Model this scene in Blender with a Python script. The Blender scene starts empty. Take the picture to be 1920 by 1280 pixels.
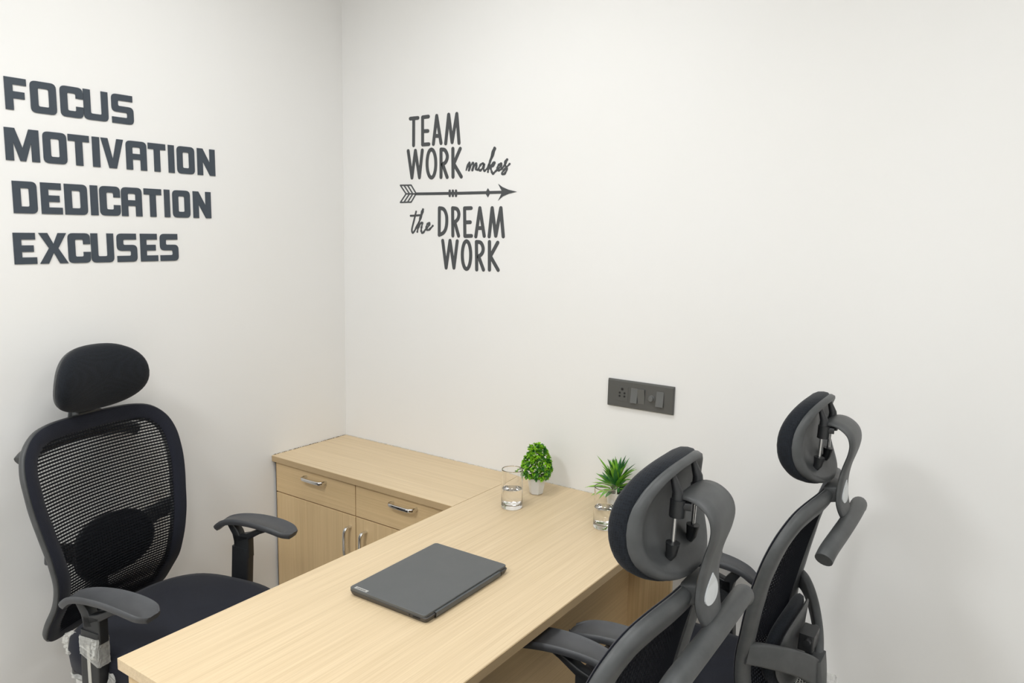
import bpy, bmesh, math, random
import numpy as np
from mathutils import Vector, Matrix
random.seed(7)
C = bpy.context.scene.collection
PI = math.pi

# ------------------------------------------------------------------ camera
F_PX = 1430.7
CAM = np.array([2.338, -2.197, 1.622])
YAW, PITCH, ROLL = -0.5989, 0.1458, 0.0213
_f = np.array([math.sin(YAW)*math.cos(PITCH), math.cos(YAW)*math.cos(PITCH), -math.sin(PITCH)])
_r = np.cross(_f, [0, 0, 1]); _r /= np.linalg.norm(_r); _u = np.cross(_r, _f)
_r, _u = _r*math.cos(ROLL)+_u*math.sin(ROLL), -_r*math.sin(ROLL)+_u*math.cos(ROLL)
cd = bpy.data.cameras.new('camera'); cam = bpy.data.objects.new('camera', cd); C.objects.link(cam)
cam.matrix_world = Matrix(((_r[0], _u[0], -_f[0], CAM[0]), (_r[1], _u[1], -_f[1], CAM[1]), (_r[2], _u[2], -_f[2], CAM[2]), (0, 0, 0, 1)))
cd.sensor_width = 36.0; cd.lens = F_PX/1920*36.0; cd.clip_start = 0.02
bpy.context.scene.camera = cam

# ------------------------------------------------------------------ world, lights, exposure
w = bpy.data.worlds.new('world'); bpy.context.scene.world = w; w.use_nodes = True
w.node_tree.nodes['Background'].inputs[0].default_value = (0.9, 0.95, 1.0, 1)
w.node_tree.nodes['Background'].inputs[1].default_value = 0.3
vs = bpy.context.scene.view_settings
vs.view_transform = 'Standard'; vs.look = 'None'; vs.gamma = 1.0; vs.exposure = -0.10
try: vs.use_curve_mapping = False
except Exception: pass
CEIL = 2.74
LAMPS = [(0.98, -0.98), (0.90, -2.60), (2.65, -1.15), (2.60, -2.75)]      # square panels in the ceiling
LAMP_W = [9.0, 28.0, 6.5, 19.0]
def area(loc, size, power, col=(0.945, 0.980, 1.0)):
    l = bpy.data.lights.new('panel_lamp', 'AREA'); l.shape = 'SQUARE'; l.size = size; l.energy = power; l.color = col
    o = bpy.data.objects.new('panel_lamp', l); C.objects.link(o); o.location = loc
    return o
for (x, y), p in zip(LAMPS, LAMP_W): area((x, y, CEIL-0.035), 0.50, p)

# ------------------------------------------------------------------ materials
def mat(name, col, rough=0.5, metal=0.0, spec=0.5, **kw):
    m = bpy.data.materials.new(name); m.use_nodes = True
    b = m.node_tree.nodes['Principled BSDF']
    b.inputs['Base Color'].default_value = (*col, 1); b.inputs['Roughness'].default_value = rough
    b.inputs['Metallic'].default_value = metal; b.inputs['Specular IOR Level'].default_value = spec
    for k, v in kw.items(): b.inputs[k].default_value = v
    return m
def nd(m, t, **kw):
    n = m.node_tree.nodes.new(t)
    for k, v in kw.items(): setattr(n, k, v)
    return n
def coords(m, scale=(1, 1, 1), rot=(0, 0, 0)):
    tc = nd(m, 'ShaderNodeTexCoord'); mp = nd(m, 'ShaderNodeMapping')
    mp.inputs['Scale'].default_value = scale; mp.inputs['Rotation'].default_value = rot
    m.node_tree.links.new(tc.outputs['Object'], mp.inputs['Vector'])
    return mp.outputs['Vector']
def noise(m, vec, scale, detail=3, rough=0.5):
    n = nd(m, 'ShaderNodeTexNoise'); n.inputs['Scale'].default_value = scale
    n.inputs['Detail'].default_value = detail; n.inputs['Roughness'].default_value = rough
    m.node_tree.links.new(vec, n.inputs['Vector']); return n.outputs['Fac']
def ramp(m, fac, stops):
    r = nd(m, 'ShaderNodeValToRGB'); e = r.color_ramp.elements
    e[0].position, e[0].color = stops[0][0], (*stops[0][1], 1)
    e[1].position, e[1].color = stops[-1][0], (*stops[-1][1], 1)
    for p, c in stops[1:-1]:
        k = e.new(p); k.color = (*c, 1)
    m.node_tree.links.new(fac, r.inputs['Fac']); return r.outputs['Color']
def mixc(m, a, b, fac, mode='MULTIPLY'):
    x = nd(m, 'ShaderNodeMix', data_type='RGBA', blend_type=mode)
    x.inputs[0].default_value = fac
    m.node_tree.links.new(a, x.inputs[6]); m.node_tree.links.new(b, x.inputs[7]); return x.outputs[2]
def bump(m, h, strength, dist=0.001):
    b = nd(m, 'ShaderNodeBump'); b.inputs['Strength'].default_value = strength; b.inputs['Distance'].default_value = dist
    m.node_tree.links.new(h, b.inputs['Height'])
    m.node_tree.links.new(b.outputs['Normal'], m.node_tree.nodes['Principled BSDF'].inputs['Normal'])
def setcol(m, c): m.node_tree.links.new(c, m.node_tree.nodes['Principled BSDF'].inputs['Base Color'])

def paint(name, a, b):
    m = mat(name, a, 0.55, spec=0.3)
    n1 = noise(m, coords(m, (1, 1, 1)), 1.7, 3, 0.55)
    setcol(m, ramp(m, n1, [(0.3, a), (0.7, b)]))
    n2 = noise(m, coords(m), 55, 4, 0.6); bump(m, n2, 0.06, 0.002)
    return m
M_WALL = paint('wall_paint', (0.82, 0.81, 0.79), (0.83, 0.822, 0.808))
M_CEIL = paint('ceiling_paint', (0.82, 0.82, 0.81), (0.83, 0.83, 0.82))
M_FLOOR = mat('floor_tile', (0.60, 0.56, 0.50), 0.35)
setcol(M_FLOOR, ramp(M_FLOOR, noise(M_FLOOR, coords(M_FLOOR), 5, 5), [(0.3, (0.57, 0.53, 0.47)), (0.7, (0.65, 0.61, 0.55))]))

def wood(name, axis, lo=(0.67, 0.515, 0.320), hi=(0.755, 0.60, 0.395), rough=0.42):
    m = mat(name, hi, rough, spec=0.4)
    s = [320, 320, 320]; s[axis] = 3.0
    s2 = [75, 75, 75]; s2[axis] = 1.1
    n1 = noise(m, coords(m, s), 1.0, 3, 0.55); n2 = noise(m, coords(m, s2), 1.0, 4, 0.6)
    c1 = ramp(m, n1, [(0.30, lo), (0.62, hi)])
    c2 = ramp(m, n2, [(0.32, (0.90, 0.885, 0.86)), (0.60, (1, 1, 1))])
    n3 = noise(m, coords(m, (2, 2, 2)), 1.0, 2)
    c3 = ramp(m, n3, [(0.3, (0.96, 0.96, 0.96)), (0.7, (1, 1, 1))])
    setcol(m, mixc(m, mixc(m, c1, c2, 0.8), c3, 1.0)); bump(m, n1, 0.05, 0.0006)
    return m
M_WOOD_X = wood('oak_laminate_along_x', 0); M_WOOD_Y = wood('oak_laminate_along_y', 1)
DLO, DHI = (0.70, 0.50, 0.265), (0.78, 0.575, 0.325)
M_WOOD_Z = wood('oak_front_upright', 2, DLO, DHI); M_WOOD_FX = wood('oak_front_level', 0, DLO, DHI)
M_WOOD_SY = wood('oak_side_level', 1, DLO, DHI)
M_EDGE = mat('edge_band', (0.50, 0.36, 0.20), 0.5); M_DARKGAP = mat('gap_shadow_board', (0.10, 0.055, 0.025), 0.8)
M_CHROME = mat('chrome', (0.78, 0.78, 0.78), 0.12, 1.0)
M_STEEL = mat('steel_rod', (0.62, 0.62, 0.62), 0.22, 1.0)

def plastic(name, a, b, rough):
    m = mat(name, a, rough, spec=0.5)
    n = noise(m, coords(m), 18, 4, 0.65)
    setcol(m, ramp(m, n, [(0.35, a), (0.7, b)]))
    bump(m, noise(m, coords(m), 900, 2), 0.15, 0.0004)
    return m
M_PLA = plastic('grey_black_plastic', (0.052, 0.055, 0.056), (0.075, 0.078, 0.080), 0.48)
M_PLB = plastic('black_plastic', (0.016, 0.017, 0.019), (0.022, 0.024, 0.026), 0.42)
M_PAD = plastic('arm_pad_rubber', (0.060, 0.062, 0.067), (0.075, 0.078, 0.084), 0.5)
def fabric(name, a, b, scale, strength):
    m = mat(name, a, 0.85, spec=0.25)
    m.node_tree.nodes['Principled BSDF'].inputs['Sheen Weight'].default_value = 0.08
    m.node_tree.nodes['Principled BSDF'].inputs['Sheen Roughness'].default_value = 0.5
    v = nd(m, 'ShaderNodeTexVoronoi'); v.inputs['Scale'].default_value = scale
    v.inputs['Randomness'].default_value = 0.25
    m.node_tree.links.new(coords(m), v.inputs['Vector'])
    n = noise(m, coords(m), 260, 3, 0.8)
    setcol(m, mixc(m, ramp(m, v.outputs['Distance'], [(0.10, a), (0.5, b)]), ramp(m, n, [(0.3, (0.6, 0.6, 0.65)), (0.7, (1, 1, 1))]), 0.8))
    bump(m, v.outputs['Distance'], strength, 0.001)
    return m
M_SEAT = fabric('seat_fabric', (0.007, 0.008, 0.015), (0.015, 0.017, 0.027), 700, 0.3)
M_HEAD = fabric('spacer_mesh_fabric', (0.002, 0.0025, 0.004), (0.010, 0.013, 0.018), 270, 0.5)
M_NET = mat('net_yarn', (0.005, 0.006, 0.009), 0.8, spec=0.2)
M_BADGE = mat('teardrop_enamel', (0.62, 0.64, 0.65), 0.25, 0.0)
M_STRIP = mat('light_grey_strip', (0.50, 0.49, 0.45), 0.45)
def clear_film():
    m = mat('packing_film', (0.80, 0.80, 0.76), 0.3, spec=0.6)
    b = m.node_tree.nodes['Principled BSDF']
    n = noise(m, coords(m, (1, 1, 0.5)), 70, 4, 0.7)
    r = ramp(m, n, [(0.35, (0.30, 0.30, 0.30)), (0.70, (0.55, 0.55, 0.55))])
    m.node_tree.links.new(r, b.inputs['Alpha']); bump(m, n, 0.35, 0.004)
    return m
M_FILM = clear_film()
M_LAPTOP = plastic('laptop_grey', (0.088, 0.094, 0.096), (0.096, 0.101, 0.103), 0.42)
M_LAPSIDE = mat('laptop_side', (0.060, 0.056, 0.052), 0.45); M_BLACK = mat('port_black', (0.004, 0.004, 0.004), 0.6)
M_TAG = mat('silver_tag', (0.60, 0.60, 0.58), 0.3, 0.6)
M_LETTER = mat('navy_grey_letter', (0.042, 0.055, 0.072), 0.45)
M_DECAL = mat('charcoal_vinyl', (0.062, 0.066, 0.070), 0.5)
M_PLATE = mat('switch_plate_grey', (0.082, 0.081, 0.076), 0.42); M_SW = mat('switch_rocker_grey', (0.115, 0.117, 0.113), 0.35)
M_POT = mat('white_ceramic', (0.80, 0.80, 0.79), 0.35); M_SOIL = mat('dark_soil', (0.03, 0.022, 0.012), 0.9)
def leafmat(name, a, b, sc):
    m = mat(name, a, 0.45, spec=0.4)
    setcol(m, ramp(m, noise(m, coords(m), sc, 2), [(0.35, a), (0.65, b)]))
    return m
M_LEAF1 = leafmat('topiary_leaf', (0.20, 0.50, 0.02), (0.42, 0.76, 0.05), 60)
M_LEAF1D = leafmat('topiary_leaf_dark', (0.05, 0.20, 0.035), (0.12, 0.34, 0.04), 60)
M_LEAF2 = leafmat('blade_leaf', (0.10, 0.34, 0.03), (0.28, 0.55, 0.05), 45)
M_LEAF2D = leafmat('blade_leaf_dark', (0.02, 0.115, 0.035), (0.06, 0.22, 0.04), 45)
M_GLASS = mat('clear_glass', (1, 1, 1), 0.0, 0, 0.5, **{'Transmission Weight': 1.0, 'IOR': 1.45})
M_WATER = mat('water', (1, 1, 1), 0.0, 0, 0.5, **{'Transmission Weight': 1.0, 'IOR': 1.33})
M_LIT = bpy.data.materials.new('lit_diffuser'); M_LIT.use_nodes = True
_b = M_LIT.node_tree.nodes['Principled BSDF']; _b.inputs['Emission Color'].default_value = (1, 0.98, 0.95, 1); _b.inputs['Emission Strength'].default_value = 4.0
M_WHITE = mat('white_metal', (0.8, 0.8, 0.8), 0.4)

# ------------------------------------------------------------------ mesh helpers
def mk(name, verts, faces, m, parent=None, smooth=False):
    me = bpy.data.meshes.new(name); me.from_pydata([tuple(map(float, v)) for v in verts], [], faces); me.validate(); me.update()
    if m: me.materials.append(m)
    bm = bmesh.new(); bm.from_mesh(me); bmesh.ops.remove_doubles(bm, verts=bm.verts, dist=1e-6); bmesh.ops.recalc_face_normals(bm, faces=bm.faces); bm.to_mesh(me); bm.free()
    if smooth:
        me.polygons.foreach_set('use_smooth', [True]*len(me.polygons))
        if smooth != 'all':
            try: me.set_sharp_from_angle(angle=math.radians(smooth if smooth > 1 else 40))
            except Exception: pass
    o = bpy.data.objects.new(name, me); C.objects.link(o)
    if parent: o.parent = parent
    return o
def box(name, lo, hi, m, parent=None, bev=0.0, seg=2):
    bm = bmesh.new(); bmesh.ops.create_cube(bm, size=1)
    for v in bm.verts:
        for i in range(3): v.co[i] = (lo[i]+hi[i])/2+v.co[i]*(hi[i]-lo[i])
    if bev: bmesh.ops.bevel(bm, geom=list(bm.edges), offset=bev, segments=seg, affect='EDGES', profile=0.5)
    me = bpy.data.meshes.new(name); bm.to_mesh(me); bm.free(); me.materials.append(m)
    o = bpy.data.objects.new(name, me); C.objects.link(o)
    if parent: o.parent = parent
    return o
def joined(parts):
    V, Fc = [], []
    for v, f in parts:
        n = len(V); V += list(v); Fc += [tuple(i+n for i in q) for q in f]
    return V, Fc
def cat_rom(pts, n, closed=False):
    P = [np.array(p, float) for p in pts]; out = []
    N = len(P); segs = N if closed else N-1
    for i in range(segs):
        if closed: a, b, c, d = P[(i-1) % N], P[i], P[(i+1) % N], P[(i+2) % N]
        else: a, b, c, d = P[max(i-1, 0)], P[i], P[i+1], P[min(i+2, N-1)]
        for k in range(n):
            t = k/n
            out.append(0.5*((2*b)+(-a+c)*t+(2*a-5*b+4*c-d)*t*t+(-a+3*b-3*c+d)*t**3))
    if not closed: out.append(P[-1])
    return out
def unit(v): return v/(np.linalg.norm(v)+1e-12)
def sweep(path, normals, section, closed=False, cap=True):
    """section: list of (b, n) or function(i, count)->list; b runs along normal x tangent, n along normal"""
    N = len(path); V = []; Fc = []; K = None
    for i, p in enumerate(path):
        if closed: T = unit(path[(i+1) % N]-path[i-1])
        else: T = unit(path[min(i+1, N-1)]-path[max(i-1, 0)])
        n = normals[i] if not callable(normals) else normals(i)
        n = unit(np.array(n, float)-T*np.dot(n, T)); b = np.cross(n, T)
        s = section(i, N) if callable(section) else section
        K = len(s)
        for (sb, sn) in s: V.append(p+b*sb+n*sn)
    R = N if closed else N-1
    for i in range(R):
        j = (i+1) % N
        for k in range(K):
            l = (k+1) % K; Fc.append((i*K+k, i*K+l, j*K+l, j*K+k))
    if not closed and cap:
        Fc.append(tuple(range(K-1, -1, -1))); Fc.append(tuple((N-1)*K+k for k in range(K)))
    return V, Fc
def ring(r, k=12, r2=None):
    r2 = r if r2 is None else r2
    return [(r*math.cos(2*PI*i/k), r2*math.sin(2*PI*i/k)) for i in range(k)]
def rrect(a, b, r, k=3):
    out = []
    for cx, cy, s in ((a-r, b-r, 0), (-a+r, b-r, 90), (-a+r, -b+r, 180), (a-r, -b+r, 270)):
        for i in range(k+1):
            t = math.radians(s+90*i/k); out.append((cx+r*math.cos(t), cy+r*math.sin(t)))
    return out
def tube(path, r, k=12, up=(0, 0, 1)):
    path = [np.array(p, float) for p in path]
    if callable(r): return sweep(path, [up]*len(path), lambda i, n: ring(r(i/(n-1)), k))
    return sweep(path, [up]*len(path), ring(r, k))
def lathe(prof, k=32, c=(0, 0)):
    V, Fc = [], []
    for (r, z) in prof:
        for i in range(k): V.append((c[0]+r*math.cos(2*PI*i/k), c[1]+r*math.sin(2*PI*i/k), z))
    for j in range(len(prof)-1):
        for i in range(k): Fc.append((j*k+i, j*k+(i+1) % k, (j+1)*k+(i+1) % k, (j+1)*k+i))
    return V, Fc
def prism(poly, fn, th):
    """flat outline -> solid; fn(u,v,t) gives the 3-D point, t = 0 back, th front"""
    n = len(poly); V = [fn(u, v, 0) for u, v in poly]+[fn(u, v, th) for u, v in poly]
    Fc = [tuple(range(n-1, -1, -1)), tuple(range(n, 2*n))]+[(i, (i+1) % n, n+(i+1) % n, n+i) for i in range(n)]
    return V, Fc
def thing(name, label, cat, loc=(0, 0, 0), rotz=0.0, group=None):
    o = bpy.data.objects.new(name, None); C.objects.link(o); o.empty_display_size = 0.1
    o.location = loc; o.rotation_euler = (0, 0, rotz); o['label'] = label; o['category'] = cat
    if group: o['group'] = group
    return o
def struct(o): o['kind'] = 'structure'; return o

# ------------------------------------------------------------------ room shell
RX, RY = 3.45, -3.9
struct(box('floor', (-0.1, RY-0.1, -0.1), (RX+0.1, 0.1, 0.0), M_FLOOR))
struct(box('ceiling', (-0.1, RY-0.1, CEIL), (RX+0.1, 0.1, CEIL+0.1), M_CEIL))
struct(box('wall_left', (-0.1, RY-0.1, 0.0), (0.0, 0.1, CEIL), M_WALL))
struct(box('wall_back', (0.0, 0.0, 0.0), (RX, 0.1, CEIL), M_WALL))
struct(box('wall_right', (RX, RY-0.1, 0.0), (RX+0.1, 0.1, CEIL), M_WALL))
struct(box('wall_front', (0.0, RY-0.1, 0.0), (RX, RY, CEIL), M_WALL))
names = ['square ceiling light nearest the corner of the two walls', 'square ceiling light behind the viewer on the left side',
         'square ceiling light over the visitor chairs', 'square ceiling light behind the viewer on the right side']
for (x, y), nm in zip(LAMPS, names):
    t = thing('ceiling_light', nm, 'light', (x, y, CEIL), 0, 'square ceiling lights')
    fr = []
    for a, b, c, d in ((-0.29, -0.29, 0.29, -0.265), (-0.29, 0.265, 0.29, 0.29), (-0.29, -0.265, -0.265, 0.265), (0.265, -0.265, 0.29, 0.265)):
        fr.append(([(a, b, -0.02), (c, b, -0.02), (c, d, -0.02), (a, d, -0.02), (a, b, 0), (c, b, 0), (c, d, 0), (a, d, 0)],
                   [(0, 1, 2, 3), (4, 5, 6, 7), (0, 1, 5, 4), (1, 2, 6, 5), (2, 3, 7, 6), (3, 0, 4, 7)]))
    mk('frame', *joined(fr), M_WHITE, t)
    box('diffuser', (-0.265, -0.265, -0.012), (0.265, 0.265, -0.004), M_LIT, t)

# ------------------------------------------------------------------ desk and cabinet
H = 0.75; XD, XR, YL, CD = 0.885, 1.500, -1.459, -0.383
desk = thing('desk', 'long light oak laminate desk running out from the back wall', 'desk', (1.19, -0.73, 0))
def dbox(name, lo, hi, m, parent, off, bev=0.0):
    return box(name, tuple(a-b for a, b in zip(lo, off)), tuple(a-b for a, b in zip(hi, off)), m, parent, bev)
DO = (1.19, -0.73, 0)
dbox('desktop', (XD+0.001, YL, H-0.025), (XR, -0.001, H), M_WOOD_Y, desk, DO, 0.0012)
e = dbox('edge_band', (XR-0.0005, YL+0.002, H-0.0235), (XR+0.0012, -0.004, H-0.0015), M_EDGE, desk, DO); e['label'] = 'darker edge strip of the desktop'
dbox('modesty_panel', (1.318, YL+0.032, 0.03), (1.336, -0.020, H-0.0252), M_WOOD_SY, desk, DO, 0.0008)
dbox('end_panel', (XD+0.014, YL+0.014, 0.0), (XR-0.02, YL+0.032, H-0.0252), M_WOOD_Z, desk, DO, 0.0008)
dbox('end_panel', (XD+0.014, -0.0195, 0.0), (XR-0.02, -0.0015, H-0.0252), M_WOOD_Z, desk, DO, 0.0008)

cab = thing('cabinet', 'low light oak cabinet with two drawers and chrome handles in the room corner', 'cabinet', (0.44, -0.19, 0))
CO = (0.44, -0.19, 0)
dbox('worktop', (0.001, CD, H-0.023), (XD-0.0008, -0.001, H), M_WOOD_X, cab, CO, 0.001)
e = dbox('edge_band', (0.003, CD-0.001, H-0.022), (XD-0.002, CD+0.0003, H-0.0015), M_EDGE, cab, CO); e['label'] = 'darker edge strip of the worktop'
FY = CD+0.012      # face of drawers and doors
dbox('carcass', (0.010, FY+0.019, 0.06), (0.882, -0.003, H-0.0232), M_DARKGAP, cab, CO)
dbox('gap_strip', (0.0075, FY+0.0005, 0.0), (0.0098, -0.003, H-0.0235), M_DARKGAP, cab, CO)  # thin strip, its dark colour stands in for the shaded gap at the wall
dbox('plinth', (0.012, FY+0.05, 0.0), (0.880, FY+0.065, 0.0595), M_WOOD_FX, cab, CO)
def handle(center, axis, parent, L=0.105, off=CO):
    """D handle in the x-z plane, standing out towards -y"""
    h = L/2; P = []
    prof = [(-h, 0.0), (-h, -0.018), (-h+0.004, -0.026), (-h+0.016, -0.031), (0, -0.0325), (h-0.016, -0.031), (h-0.004, -0.026), (h, -0.018), (h, 0.0)]
    for s, d in cat_rom([(a, b, 0) for a, b in prof], 4)[:]and[(q[0], q[1]) for q in cat_rom([(a, b, 0) for a, b in prof], 4)]:
        P.append(np.array((center[0]-off[0]+s, center[1]-off[1]+d, center[2])) if axis == 'x' else np.array((center[0]-off[0], center[1]-off[1]+d, center[2]+s)))
    nrm = (0, 0, 1) if axis == 'x' else (1, 0, 0)
    V, Fc = sweep(P, [nrm]*len(P), rrect(0.0042, 0.0062, 0.0035))
    mk('handle', V, Fc, M_CHROME, parent, smooth=50)['label'] = 'chrome bow handle'
for (x0, x1, hx) in ((0.0105, 0.4360, 0.236), (0.4400, 0.882, 0.672)):
    d = dbox('drawer', (x0, FY, 0.6085), (x1, FY+0.018, 0.7215), M_WOOD_FX, cab, CO, 0.0008)
    handle((hx, FY, 0.700), 'x', d)
for (x0, x1, hx) in ((0.0105, 0.4360, 0.412), (0.4400, 0.882, 0.490)):
    d = dbox('door', (x0, FY, 0.062), (x1, FY+0.018, 0.6045), M_WOOD_Z, cab, CO, 0.0008)
    handle((hx, FY, 0.510), 'z', d, 0.105)
# ragged filler line where worktop and desktop meet the walls
random.seed(3)
def bead(p0, p1, inward, name, m, wmin, wmax, parent, off, skip=0.0):
    n = 110; parts = []
    p0, p1, inward = map(np.array, (p0, p1, inward)); wprev = wmin
    for i in range(n):
        a = p0+(p1-p0)*i/n; b = p0+(p1-p0)*(i+1)/n; wn = random.uniform(wmin, wmax)
        if random.random() < skip: wprev = wn; continue
        q = [a, b, b+inward*wn, a+inward*wprev]; z = random.uniform(0.0008, 0.0022); wprev = wn
        V = [v-np.array(off) for v in q]+[v-np.array(off)+np.array((0, 0, z)) for v in q]
        parts.append((V, [(0, 1, 2, 3), (4, 5, 6, 7), (0, 1, 5, 4), (1, 2, 6, 5), (2, 3, 7, 6), (3, 0, 4, 7)]))
    o = mk(name, *joined(parts), m, parent); o['kind'] = 'stuff'; return o
M_FILLER = mat('wall_filler', (0.62, 0.59, 0.53), 0.8); M_CRACK = mat('crack_brown', (0.20, 0.15, 0.09), 0.9)
bead((0.004, -0.0012, H), (0.88, -0.0012, H), (0, -1, 0), 'filler_bead', M_FILLER, 0.0005, 0.006, cab, CO, 0.25)
bead((0.0012, -0.375, H), (0.0012, -0.003, H), (1, 0, 0), 'crack_line', M_CRACK, 0.0004, 0.0035, cab, CO, 0.45)  # dark broken crack line along the left wall joint
bead((0.89, -0.0012, H), (1.49, -0.0012, H), (0, -1, 0), 'filler_bead', M_FILLER, 0.0004, 0.003, desk, DO, 0.4)

# ------------------------------------------------------------------ laptop
lt = thing('laptop', 'closed dark grey laptop lying on the desk', 'laptop', (1.176, -0.829, H+0.0004), math.radians(0.8))
hx, hy = 0.1175, 0.1625
def slab(x0, x1, y0, y1, z0, z1, r, taper=0.0, bev=0.0015):
    P = rrect((x1-x0)/2, (y1-y0)/2, r, 4); cx, cy = (x0+x1)/2, (y0+y1)/2
    V, Fc = [], []; L = [(z0, taper), (z0+(z1-z0)*0.45, 0.0015 if taper else bev*0.2), (z1-bev, 0), (z1, bev)]
    for z, t in L:
        for (u, v) in P: V.append((cx+u*(1-t/((x1-x0)/2)), cy+v*(1-t/((y1-y0)/2)), z))
    K = len(P)
    for j in range(len(L)-1):
        for k in range(K): Fc.append((j*K+k, j*K+(k+1) % K, (j+1)*K+(k+1) % K, (j+1)*K+k))
    Fc += [tuple(range(K-1, -1, -1)), tuple((len(L)-1)*K+k for k in range(K))]
    return V, Fc
mk('base', *slab(-hx, hx+0.004, -hy, hy, 0.0012, 0.0138, 0.008, 0.0045), M_LAPSIDE, lt, smooth=35)
lid = mk('lid', *slab(-hx, hx, -hy, hy, 0.0142, 0.0205, 0.008, 0, 0.0012), M_LAPTOP, lt, smooth=35)
hg = box('hinge_cover', (hx-0.006, -hy+0.034, 0.0035), (hx+0.0055, hy-0.034, 0.0160), M_LAPTOP, lt, 0.002)
for yy in (-hy+0.033, hy-0.033): box('hinge_gap', (hx-0.004, yy-0.0012, 0.0035), (hx+0.0052, yy+0.0012, 0.0150), M_BLACK, lt)
for sx in (-0.085, 0.085):
    for sy in (-0.13, 0.13): box('rubber_foot', (sx-0.012, sy-0.004, 0), (sx+0.012, sy+0.004, 0.0018), M_BLACK, lt)
bm_parts = [lathe([(0.0, 0), (0.0021, 0), (0.0021, 0.0006), (0.0, 0.0006)], 12)]
jv = [(0.073+v[0], -hy-0.0004+v[2]*-0.3, 0.0095+v[1]) for v in bm_parts[0][0]]
mk('audio_jack', jv, bm_parts[0][1], M_BLACK, lt)
box('card_slot', (0.082, -hy-0.0006, 0.0075), (0.103, -hy+0.002, 0.0098), M_BLACK, lt, 0.0004)
tag = box('brand_tag', (-0.104, -hy+0.0030, 0.0204), (-0.064, -hy+0.0125, 0.0210), M_TAG, lid)
tag['label'] = 'small silver name tag'
tc_ = bpy.data.curves.new('tag_text', 'FONT'); tc_.body = 'Lenovo'; tc_.size = 0.0095; tc_.extrude = 0.0001; tc_.align_x = 'CENTER'; tc_.align_y = 'CENTER'
to = bpy.data.objects.new('tag_text_tmp', tc_); C.objects.link(to)
bpy.context.view_layer.update()
tm = bpy.data.meshes.new_from_object(to.evaluated_get(bpy.context.evaluated_depsgraph_get())); bpy.data.objects.remove(to)
tm.materials.append(M_LAPSIDE)
for v in tm.vertices: v.co.x -= 0.084; v.co.y += -hy+0.00775; v.co.z += 0.02115
tx = bpy.data.objects.new('tag_lettering', tm); C.objects.link(tx); tx.parent = lid

# ------------------------------------------------------------------ glasses of water
def tumbler(loc, label):
    t = thing('water_glass', label, 'glass', loc, 0, 'water glasses on the desk')
    R, Hh, wl = 0.0335, 0.125, 0.062
    V, Fc = lathe([(0.0, 0), (R-0.004, 0), (R-0.002, 0), (R, 0.002), (R, 0.004), (R, 0.05), (R, Hh-0.003), (R, Hh-0.0006), (R-0.0007, Hh), (R-0.0014, Hh-0.0006), (R-0.0014, Hh-0.003), (R-0.0016, 0.05), (R-0.0018, 0.019), (R-0.0021, 0.016), (R-0.004, 0.0125), (R-0.007, 0.0116), (0.0, 0.0115)], 56)
    mk('tumbler', V, Fc, M_GLASS, t, smooth=50)
    r = R-0.0020
    V, Fc = lathe([(0.0, 0.0120), (r-0.006, 0.0121), (r-0.0032, 0.0132), (r-0.0008, 0.0165), (r-0.0002, 0.020), (r, wl-0.002), (r, wl), (r-0.0010, wl-0.0004), (r-0.003, wl-0.0006), (0, wl-0.0006)], 56)
    mk('water', V, Fc, M_WATER, t, smooth=50)['label'] = 'clear water filling the lower half of the glass'
tumbler((1.037, -0.273, H+0.0002), 'clear water glass standing in front of the round bushy plant')
tumbler((1.350, -0.240, H+0.0002), 'clear water glass standing in front of the spiky-leaved plant')

# ------------------------------------------------------------------ potted plants
def hexpot(t, hgt, r0, r1, k, rot):
    prof = [(0.0, 0.0), (r0-0.003, 0.0), (r0, 0.002), (r1, hgt-0.002), (r1-0.0005, hgt), (r1-0.0035, hgt), (r1-0.005, hgt-0.008), (0.0, hgt-0.008)]
    V, Fc = lathe(prof, k); c, s = math.cos(rot), math.sin(rot)
    V = [(x*c-y*s, x*s+y*c, z) for x, y, z in V]
    mk('pot', V, Fc, M_POT, t)['label'] = 'white faceted pot'
    V, Fc = lathe([(0.0, hgt-0.006), (r1-0.0055, hgt-0.006), (r1-0.0056, hgt-0.0075), (0.0, hgt-0.0075)], 16)
    mk('soil', V, Fc, M_SOIL, t)
def leafquad(base, d, up, L, W, fold=0.25, droop=0.0, seg=4):
    d = unit(np.array(d, float)); s = unit(np.cross(d, up)+1e-6); n = np.cross(s, d); V = []; Fc = []
    for i in range(seg+1):
        u = i/seg; wv = W*(math.sin(PI*min(1, 0.12+0.88*u)**0.8))**0.8 if i < seg else 0.0
        if i == 0: wv = W*0.35
        p = np.array(base)+d*L*u-np.array((0, 0, 1))*droop*L*u*u
        V += [p-s*wv/2+n*wv*fold, p, p+s*wv/2+n*wv*fold]
    for i in range(seg):
        a = i*3; Fc += [(a, a+1, a+4, a+3), (a+1, a+2, a+5, a+4)]
    return V, Fc
def rnd_dir():
    while True:
        v = np.array([random.uniform(-1, 1) for _ in range(3)])
        if 0.1 < np.linalg.norm(v) < 1: return unit(v)
random.seed(11)
p1 = thing('potted_plant', 'small round bushy topiary plant in a white pot, left of the two plants', 'plant', (1.030, -0.118, H+0.0002), 0, 'small artificial plants on the desk')
hexpot(p1, 0.056, 0.0225, 0.031, 6, 0.35)
mk('stem', *joined([tube([(0, 0, 0.045), (0.002, 0, 0.07), (0.0, 0, 0.13)], 0.0022, 8)]+
   [tube([(0, 0, 0.06+0.012*i), (0.018*math.cos(i*2.1), 0.018*math.sin(i*2.1), 0.072+0.013*i)], 0.0011, 6) for i in range(5)]), M_LEAF1D, p1)
L1, L1D = [], []
cents = []
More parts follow.
